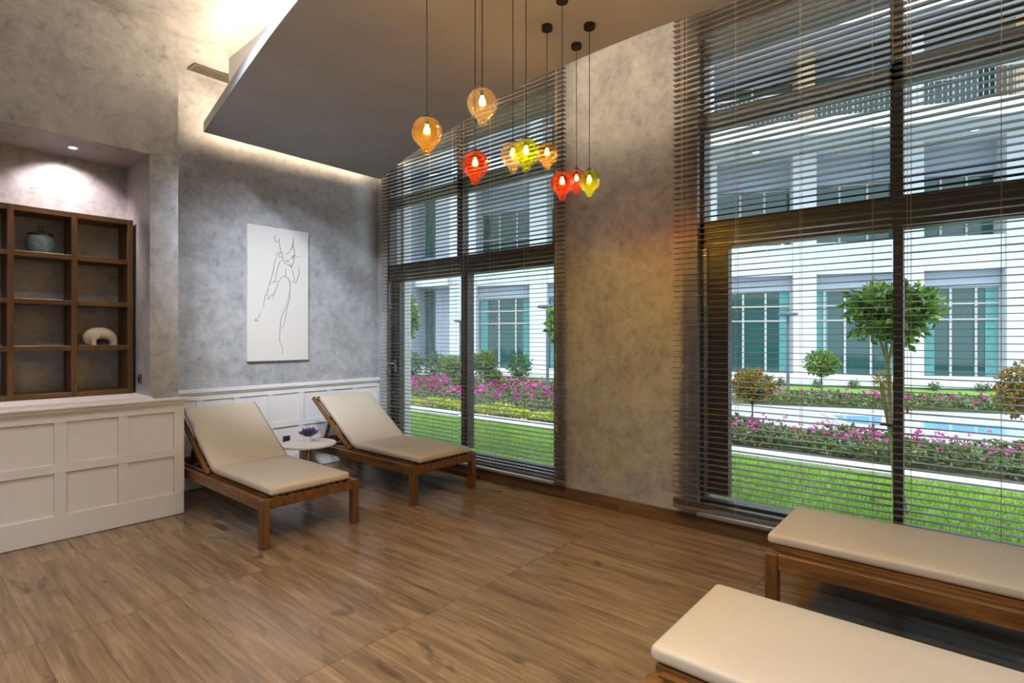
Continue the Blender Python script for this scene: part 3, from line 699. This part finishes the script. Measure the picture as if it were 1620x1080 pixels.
# pools
for pts, lab in (([(10.5,1.18),(12.0,1.32),(11.6,2.1),(10.55,1.65)], 'small blue splash pool edge left of the leafy tree'),
                 ([(10.55,.68),(11.75,.74),(12.3,-1.9),(10.9,-2.2)], 'blue tiled pool with white coping right of the leafy tree')):
    r = tag(empty('pool', (0,0,0)), lab, 'pool')
    c = np.mean(pts, 0); o_ = [tuple(c + (np.array(p)-c)*(1+.22/np.linalg.norm(np.array(p)-c))) for p in pts]
    n = 4; vs = [(x,y,GZ+.03) for x,y in o_] + [(x,y,GZ+.03) for x,y in pts] + [(x,y,GZ-.0) for x,y in o_] + [(x,y,GZ-.0) for x,y in pts]
    f = []
    for i in range(4): k = (i+1)%4; f += [(i,k,4+k,4+i),(8+i,12+i,12+k,8+k),(i,8+i,8+k,k),(4+i,4+k,12+k,12+i)]
    MB().add(vs, f).build('coping', M['coping'], r); MB().prism(pts, GZ-.0005, GZ+.016).build('water', M['water'], r)

# flower beds
def bed(name, label, Pts, leaf_n, fl_n, h, leafm='leaf_bed', petal='magenta', ls=.07, fs=.05):
    def smp(n):
        u = rng.uniform(0,1,n); v_ = rng.uniform(0,1,n); A,B,C_,D_ = [np.array(p) for p in Pts]
        return (A[None]*(1-u)[:,None]+B[None]*u[:,None])*(1-v_)[:,None] + (D_[None]*(1-u)[:,None]+C_[None]*u[:,None])*v_[:,None]
    xy = smp(leaf_n); hz_ = GZ + h*(.15+.85*rng.uniform(0,1,leaf_n)**.7)*(.75+.25*np.sin(xy[:,0]*5+1)*np.sin(xy[:,1]*4))
    r = tag(empty(name, (0,0,0)), label, 'flower bed')
    tag(leaves(np.c_[xy,hz_], ls, up=1.0).build('foliage', M[leafm], r), kind='stuff')
    if fl_n:
        xy = smp(fl_n); z = GZ + h*rng.uniform(.8,1.15,fl_n); Q = []
        for k in range(5): Q.append(np.c_[xy+rng.normal(0,.012,(fl_n,2)), z+rng.normal(0,.008,fl_n)])
        tag(leaves(np.concatenate(Q), fs, up=2.5, aspect=.9).build('blossom', M[petal], r), kind='stuff')
    return r
bed('flower_bed', 'low bed of magenta flowers behind the white gravel strip, right window', [(7.4,4.4),(7.4,-7),(8.45,-7),(8.45,4.4)], 22000, 420, .30, fs=.038)
bed('flower_bed', 'broad bed of magenta flowers seen through the left window', [(7.85,4.8),(7.85,15.5),(10.0,15.5),(13.6,4.8)], 30000, 620, .28, ls=.09, fs=.075)
bed('golden_hedge', 'low yellow green hedge edging the gravel, left window', [(7.36,4.6),(7.36,16),(7.72,16),(7.72,4.6)], 9000, 0, .22, 'leaf_yellow')
bed('flower_bed', 'far strip of pink flowers beyond the pool terrace', [fp(8.6,-8.3),fp(22,-8.3),fp(22,-6.6),fp(8.6,-6.6)], 14000, 110, .22, ls=.09, fs=.07)

# trees and shrubs
def tree(name, label, base, trunk_h, crown_c, crown_r, n, size, leafm, bark='dbark', tr=.025, shell=.45, group=None, lean=(0,0), extra=None):
    r = tag(empty(name, (base[0],base[1],GZ)), label, 'tree', group)
    mb = MB(); mb.tube([(0,0,0),(lean[0]*.4,lean[1]*.4,trunk_h*.4),(lean[0],lean[1],trunk_h)], [tr*1.2,tr,tr*.8], 10); mb.build('trunk', M[bark], r, True)
    mb = MB()
    for k in range(7):
        a = 2*PI*k/7+.3; t0 = trunk_h*.94
        mb.tube([(lean[0],lean[1],t0),(lean[0]+crown_r[0]*.35*math.cos(a),lean[1]+crown_r[1]*.35*math.sin(a),crown_c-crown_r[2]*.2),(lean[0]+crown_r[0]*.7*math.cos(a),lean[1]+crown_r[1]*.7*math.sin(a),crown_c+crown_r[2]*(.5*((k%3)-1)))], [tr*.5,tr*.35,tr*.15], 6)
    mb.build('branches', M[bark], r)
    Q = [blob(n, (lean[0],lean[1],crown_c), crown_r, shell)]
    for (dx,dy,dz,q,m) in (extra or []): Q.append(blob(m, (lean[0]+dx,lean[1]+dy,crown_c+dz), (q,q,q*.8), .2))
    leaves(np.concatenate(Q), size, up=.8).build('foliage', M[leafm], r)
    return r
def shrub(name, label, base, rr, h, n, size, leafm, group=None, cat='shrub'):
    r = tag(empty(name, (base[0],base[1],GZ)), label, cat, group)
    mb = MB()
    for k in range(6):
        a = 2*PI*k/6; mb.tube([(0,0,0),(rr*.3*math.cos(a),rr*.3*math.sin(a),h*.4),(rr*.6*math.cos(a),rr*.6*math.sin(a),h*.75)], [.015,.01,.005], 5)
    mb.build('stems', M['dbark'], r)
    leaves(blob(n, (0,0,h*.52), (rr,rr,h*.5), .35), size, up=.8).build('foliage', M[leafm], r)
    return r
rng2 = np.random.default_rng(3)
ext = [(rng2.uniform(-.27,.27), rng2.uniform(-.27,.27), rng2.uniform(-.2,.2), .12, 70) for _ in range(14)]
tr = tree('ficus_tree', 'leafy green standard tree with pale trunk on the lawn, right window', (5.475,.50), 1.30, 1.66, (.31,.31,.26), 1100, .08, 'leaf', 'bark', .021, .3, lean=(-.02,.06), extra=ext)
MB().bar((.05,-.06,0),(.0,.10,1.02),.035,.03,(1,0,0)).build('stake', M['stake'], tr)
MB().box(-.05,.045,-.01,.11,.72,.735).build('tie', M['black'], tr)
tree('ficus_tree', 'leafy green standard tree half hidden by the plaster pier, left window', (6.55,4.36), 1.25, 1.62, (.42,.42,.42), 1500, .10, 'leaf', 'bark', .02, .3)
tree('topiary_tree', 'dense rounded tree at the left edge of the left window', (9.6,12.55), 1.1, 2.05, (.72,.72,.85), 3600, .13, 'leaf', 'dbark', .04, .4)
tree('photinia_tree', 'red tipped round tree on a short stem, left in the right window', (8.1,2.42), .50, .78, (.30,.30,.22), 1600, .06, 'leaf_red', 'dbark', .012, .4)
tree('photinia_tree', 'red tipped round tree at the far right edge by the pool', (9.0,-.50), .45, .82, (.36,.36,.34), 1900, .065, 'leaf_red', 'dbark', .014, .4)
tree('small_tree', 'small round green tree before the white column', (16.03,3.07), .52, .77, (.40,.40,.34), 1300, .10, 'leaf_bonsai', 'dbark', .02, .4)
shrub('photinia_shrub', 'small red tipped shrub left of the lamp post by the plinth', (16.56,5.04), .34, .52, 700, .07, 'leaf_red')
shrub('photinia_shrub', 'small red tipped shrub beside the stake of the leafy tree', (17.75,1.92), .24, .55, 500, .07, 'leaf_red')
for b_, lab in (((12.87,14.5),'feathery green shrub against the grey wing wall'),((13.55,12.71),'feathery green shrub below the white column, left window'),((13.98,11.56),'feathery green shrub below the teal window, left window'),((12.54,15.35),'feathery green shrub at the far left by the grey wing')):
    shrub('green_shrub', lab, b_, .44, .92, 1100, .09, 'leaf_dark', 'feathery shrubs along the building')
def bonsai(label, base, sc2):
    r = tag(empty('topiary_shrub', (base[0],base[1],GZ)), label, 'shrub', 'tiered topiary shrubs')
    MB().tube([(0,0,0),(.05,.02,.2*sc2),(-.04,0,.45*sc2),(.02,0,.72*sc2)], [.07,.055,.045,.02], 8).build('trunk', M['coping'], r, True)
    Q = np.concatenate([blob(1300,(0,0,.76*sc2),(.31*sc2,.31*sc2,.24*sc2),.4), blob(700,(.12*sc2,-.14*sc2,.42*sc2),(.27*sc2,.27*sc2,.15*sc2),.4)])
    leaves(Q, .085, up=.8).build('foliage', M['leaf_bonsai'], r)
bonsai('tiered topiary shrub with pale trunk left of the mullion, left window', (9.19,9.72), 1.0)
bonsai('tiered topiary shrub with pale trunk right of the mullion, left window', (10.57,9.96), 1.08)
for k in range(9):
    u = 9.9 + k*.95; c_ = 'redpetal' if k in (0,6) else None
    s_ = shrub('border_plant', 'small border plant with red blossoms along the grey plinth' if c_ else 'small green border plant along the grey plinth', fp(u + .3*math.sin(k*3.1), -3.55), .17, .26, 160, .06, 'leaf_dark', 'border plants along the plinth', 'plant')
    if c_: leaves(blob(14, (0,0,.27), (.08,.08,.04), .2), .06, up=2).build('blossom', M[c_], s_)
pl_ = tag(empty('flower_planter', (*fp(17.35,-1.2),.14)), 'white planter with purple flowers at the right edge of the terrace', 'planter')
MB().lathe([(.20,0),(.30,.5),(.32,.52),(.30,.52),(.28,.46)], 24).build('pot', M['coping'], pl_, True); leaves(blob(500,(0,0,.62),(.36,.36,.2),.3),.09,up=1).build('foliage', M['leaf_dark'], pl_); leaves(blob(260,(0,0,.70),(.38,.38,.2),.6),.08,up=2).build('blossom', M['purple'], pl_)

# lamp posts
def lamp_post(label, base, h):
    r = tag(empty('lamp_post', (base[0],base[1],GZ)), label, 'lamp post', 'garden lamp posts')
    MB().lathe([(.07,0),(.07,.02),(.035,.03),(.035,h-.05)], 16).build('pole', M['post'], r, True)
    MB().lathe([(.05,h-.06),(.22,h-.03),(.23,h),(.20,h+.025),(.02,h+.03)], 28).build('head', M['post'], r, True)
lamp_post('slim blue grey lamp post before the teal windows, right window', (14.4,3.48), 2.02)
lamp_post('slim grey lamp post before the white column, left window', (12.6,12.95), 2.0)
lamp_post('slim grey lamp post beside the plaster pier edge, left window', (9.47,7.05), 2.12)

# ------------------------------------------------------------------ building across the garden
B = tag(empty('building', (P0[0],P0[1],0), math.atan2(EU[1],EU[0])), 'white hotel building with columns, teal windows and balconies across the garden', 'building')
def bx(name, u0, u1, y0, y1, z0, z1, m, parent=None): return MB().box(u0,u1,y0,y1,z0,z1).build(name, M[m], parent or B)
U0, U1 = -9.0, 27.0
bx('plinth', U0, U1, -3.28, .6, -.2, .02, 'plinth'); bx('terrace', U0, U1, -3.32, .6, .02, .14, 'coping')
pil = [(-2.52,-1.30),(1.08,1.80),(4.35,5.02),(7.55,8.22),(10.70,11.42),(13.98,14.51),(16.66,17.35),(19.9,20.6),(23.1,23.8),(26.3,27.0)]
for a, b_ in pil:
    bx('column', a, b_, -.10, .9, .14, 7.75, 'facade')
bx('back_wall', -2.5, U1, 1.2, 1.5, .14, 13.5, 'facade_grey')
def bwin(u0, u1, z0, z1, yv, cols_, rws, curtain=True):
    r = bx('window', u0, u1, yv, yv+.06, z0, z1, 'wglass')
    for c in cols_: bx('mullion', c-.035, c+.035, yv-.05, yv-.001, z0, z1, 'mullion', r)
    for z in rws: bx('mullion', u0, u1, yv-.04, yv-.001, z-.025, z+.025, 'mullion', r)
    if curtain:
        for a, b_ in ((u0+.05, u0+.40), (u1-.40, u1-.05)):
            n = 14; mb = MB(); q = []
            for i in range(n+1):
                x = a + (b_-a)*i/n; q.append((x, yv-.012-.006*math.cos(i*PI)))
            vs = [(x,y,z0+.02) for x,y in q] + [(x,y,z1-.05) for x,y in q]
            mb.add(vs, [(i,i+1,n+2+i,n+1+i) for i in range(n)]); mb.build('curtain', M['curtain'], r)
    return r
for i in range(len(pil)-1):
    a, b_ = pil[i][1], pil[i+1][0]; wd = b_-a
    cs = (a+wd*.10, a+wd*.385, a+wd*.70, b_-.02)[1:] if wd < 2.45 else (a+.30, a+wd*.36, a+wd*.66, b_-.03)
    bwin(a, b_, .14, 3.05, .30, cs, (1.99,2.50,3.02))
    bx('lintel', a, b_, .18, .9, 3.05, 3.57, 'facade_grey')
    bx('spandrel', a, b_, -.04, .9, 3.57, 4.64, 'facade')
    bwin(a, b_, 4.64, 6.75, .75, (a+wd*.33, a+wd*.66), (5.6,6.72), False)
    bx('lintel', a, b_, .55, .9, 6.75, 7.75, 'facade_grey')
bx('balcony_slab', -1.5, U1, -2.0, 1.2, 7.75, 8.25, 'facade')
for i in range(len(pil)-1):
    u = (pil[i][1]+pil[i+1][0])/2; d = MB().lathe([(.0001,0),(.10,0),(.11,.012)], 18).build('soffit_light', emitter('soffit_lamp%d'%i, (1,.97,.9), 3.0) if i == 0 else bpy.data.materials['soffit_lamp0'], B); d.location = (u,-.8,7.737)
def railing(u0, u1, yv, z0, h, name='balcony_rail'):
    r = bx(name, u0, u1, yv, yv+.05, z0+h-.05, z0+h, 'rail')
    n = int((u1-u0)/.14); me = MB().box(-.012,.012,-.012,.012,0,h-.05).mesh('baluster', M['rail'])
    for i in range(n):
        o = link('baluster', me, r); o.location = (u0+.07+i*.14, yv+.025, z0)
for i in range(1, 8): railing(pil[i][0]+.35, pil[i+1][0]+.35, -1.9, 8.25, .95)
for i in range(1, len(pil)-1):
    a, b_ = pil[i]; bx('upper_column', a+.1, b_-.1, -.4, .9, 8.25, 11.2, 'tan' if i % 2 == 0 else 'facade')
    c, d = pil[i][1], pil[i+1][0]; bwin(c-.1, d+.1, 8.25, 10.6, .8, ((c+d)/2,), (10.0,), False)
bx('upper_wall', -1.5, U1, .9, 1.2, 8.25, 11.2, 'facade_grey')
bx('roof_slab', -1.5, U1, -1.7, 1.2, 11.2, 11.75, 'facade')
bx('parapet', -1.5, U1, -1.2, 1.2, 11.75, 13.0, 'facade')
# left wing, set at the side of the last column
bx('wing_wall', U0, -4.09, -.6, .9, .14, 13.0, 'facade_grey'); bx('wing_wall', -3.40, -2.52, .3, .9, .14, 13.0, 'facade_grey')
bx('wing_wall', -4.09, -3.40, .5, .9, .14, 13.0, 'facade_grey'); bx('wing_window', -4.0, -3.5, .44, .5, .3, 3.5, 'wglass'); bx('wing_window', -4.0, -3.5, .44, .5, 5.0, 8.0, 'wglass')
bx('wing_lintel', -4.09, -2.52, -.3, .5, 3.6, 4.2, 'facade'); bx('wing_pier', -5.1, -4.85, -.75, -.6, .14, 13.0, 'facade')
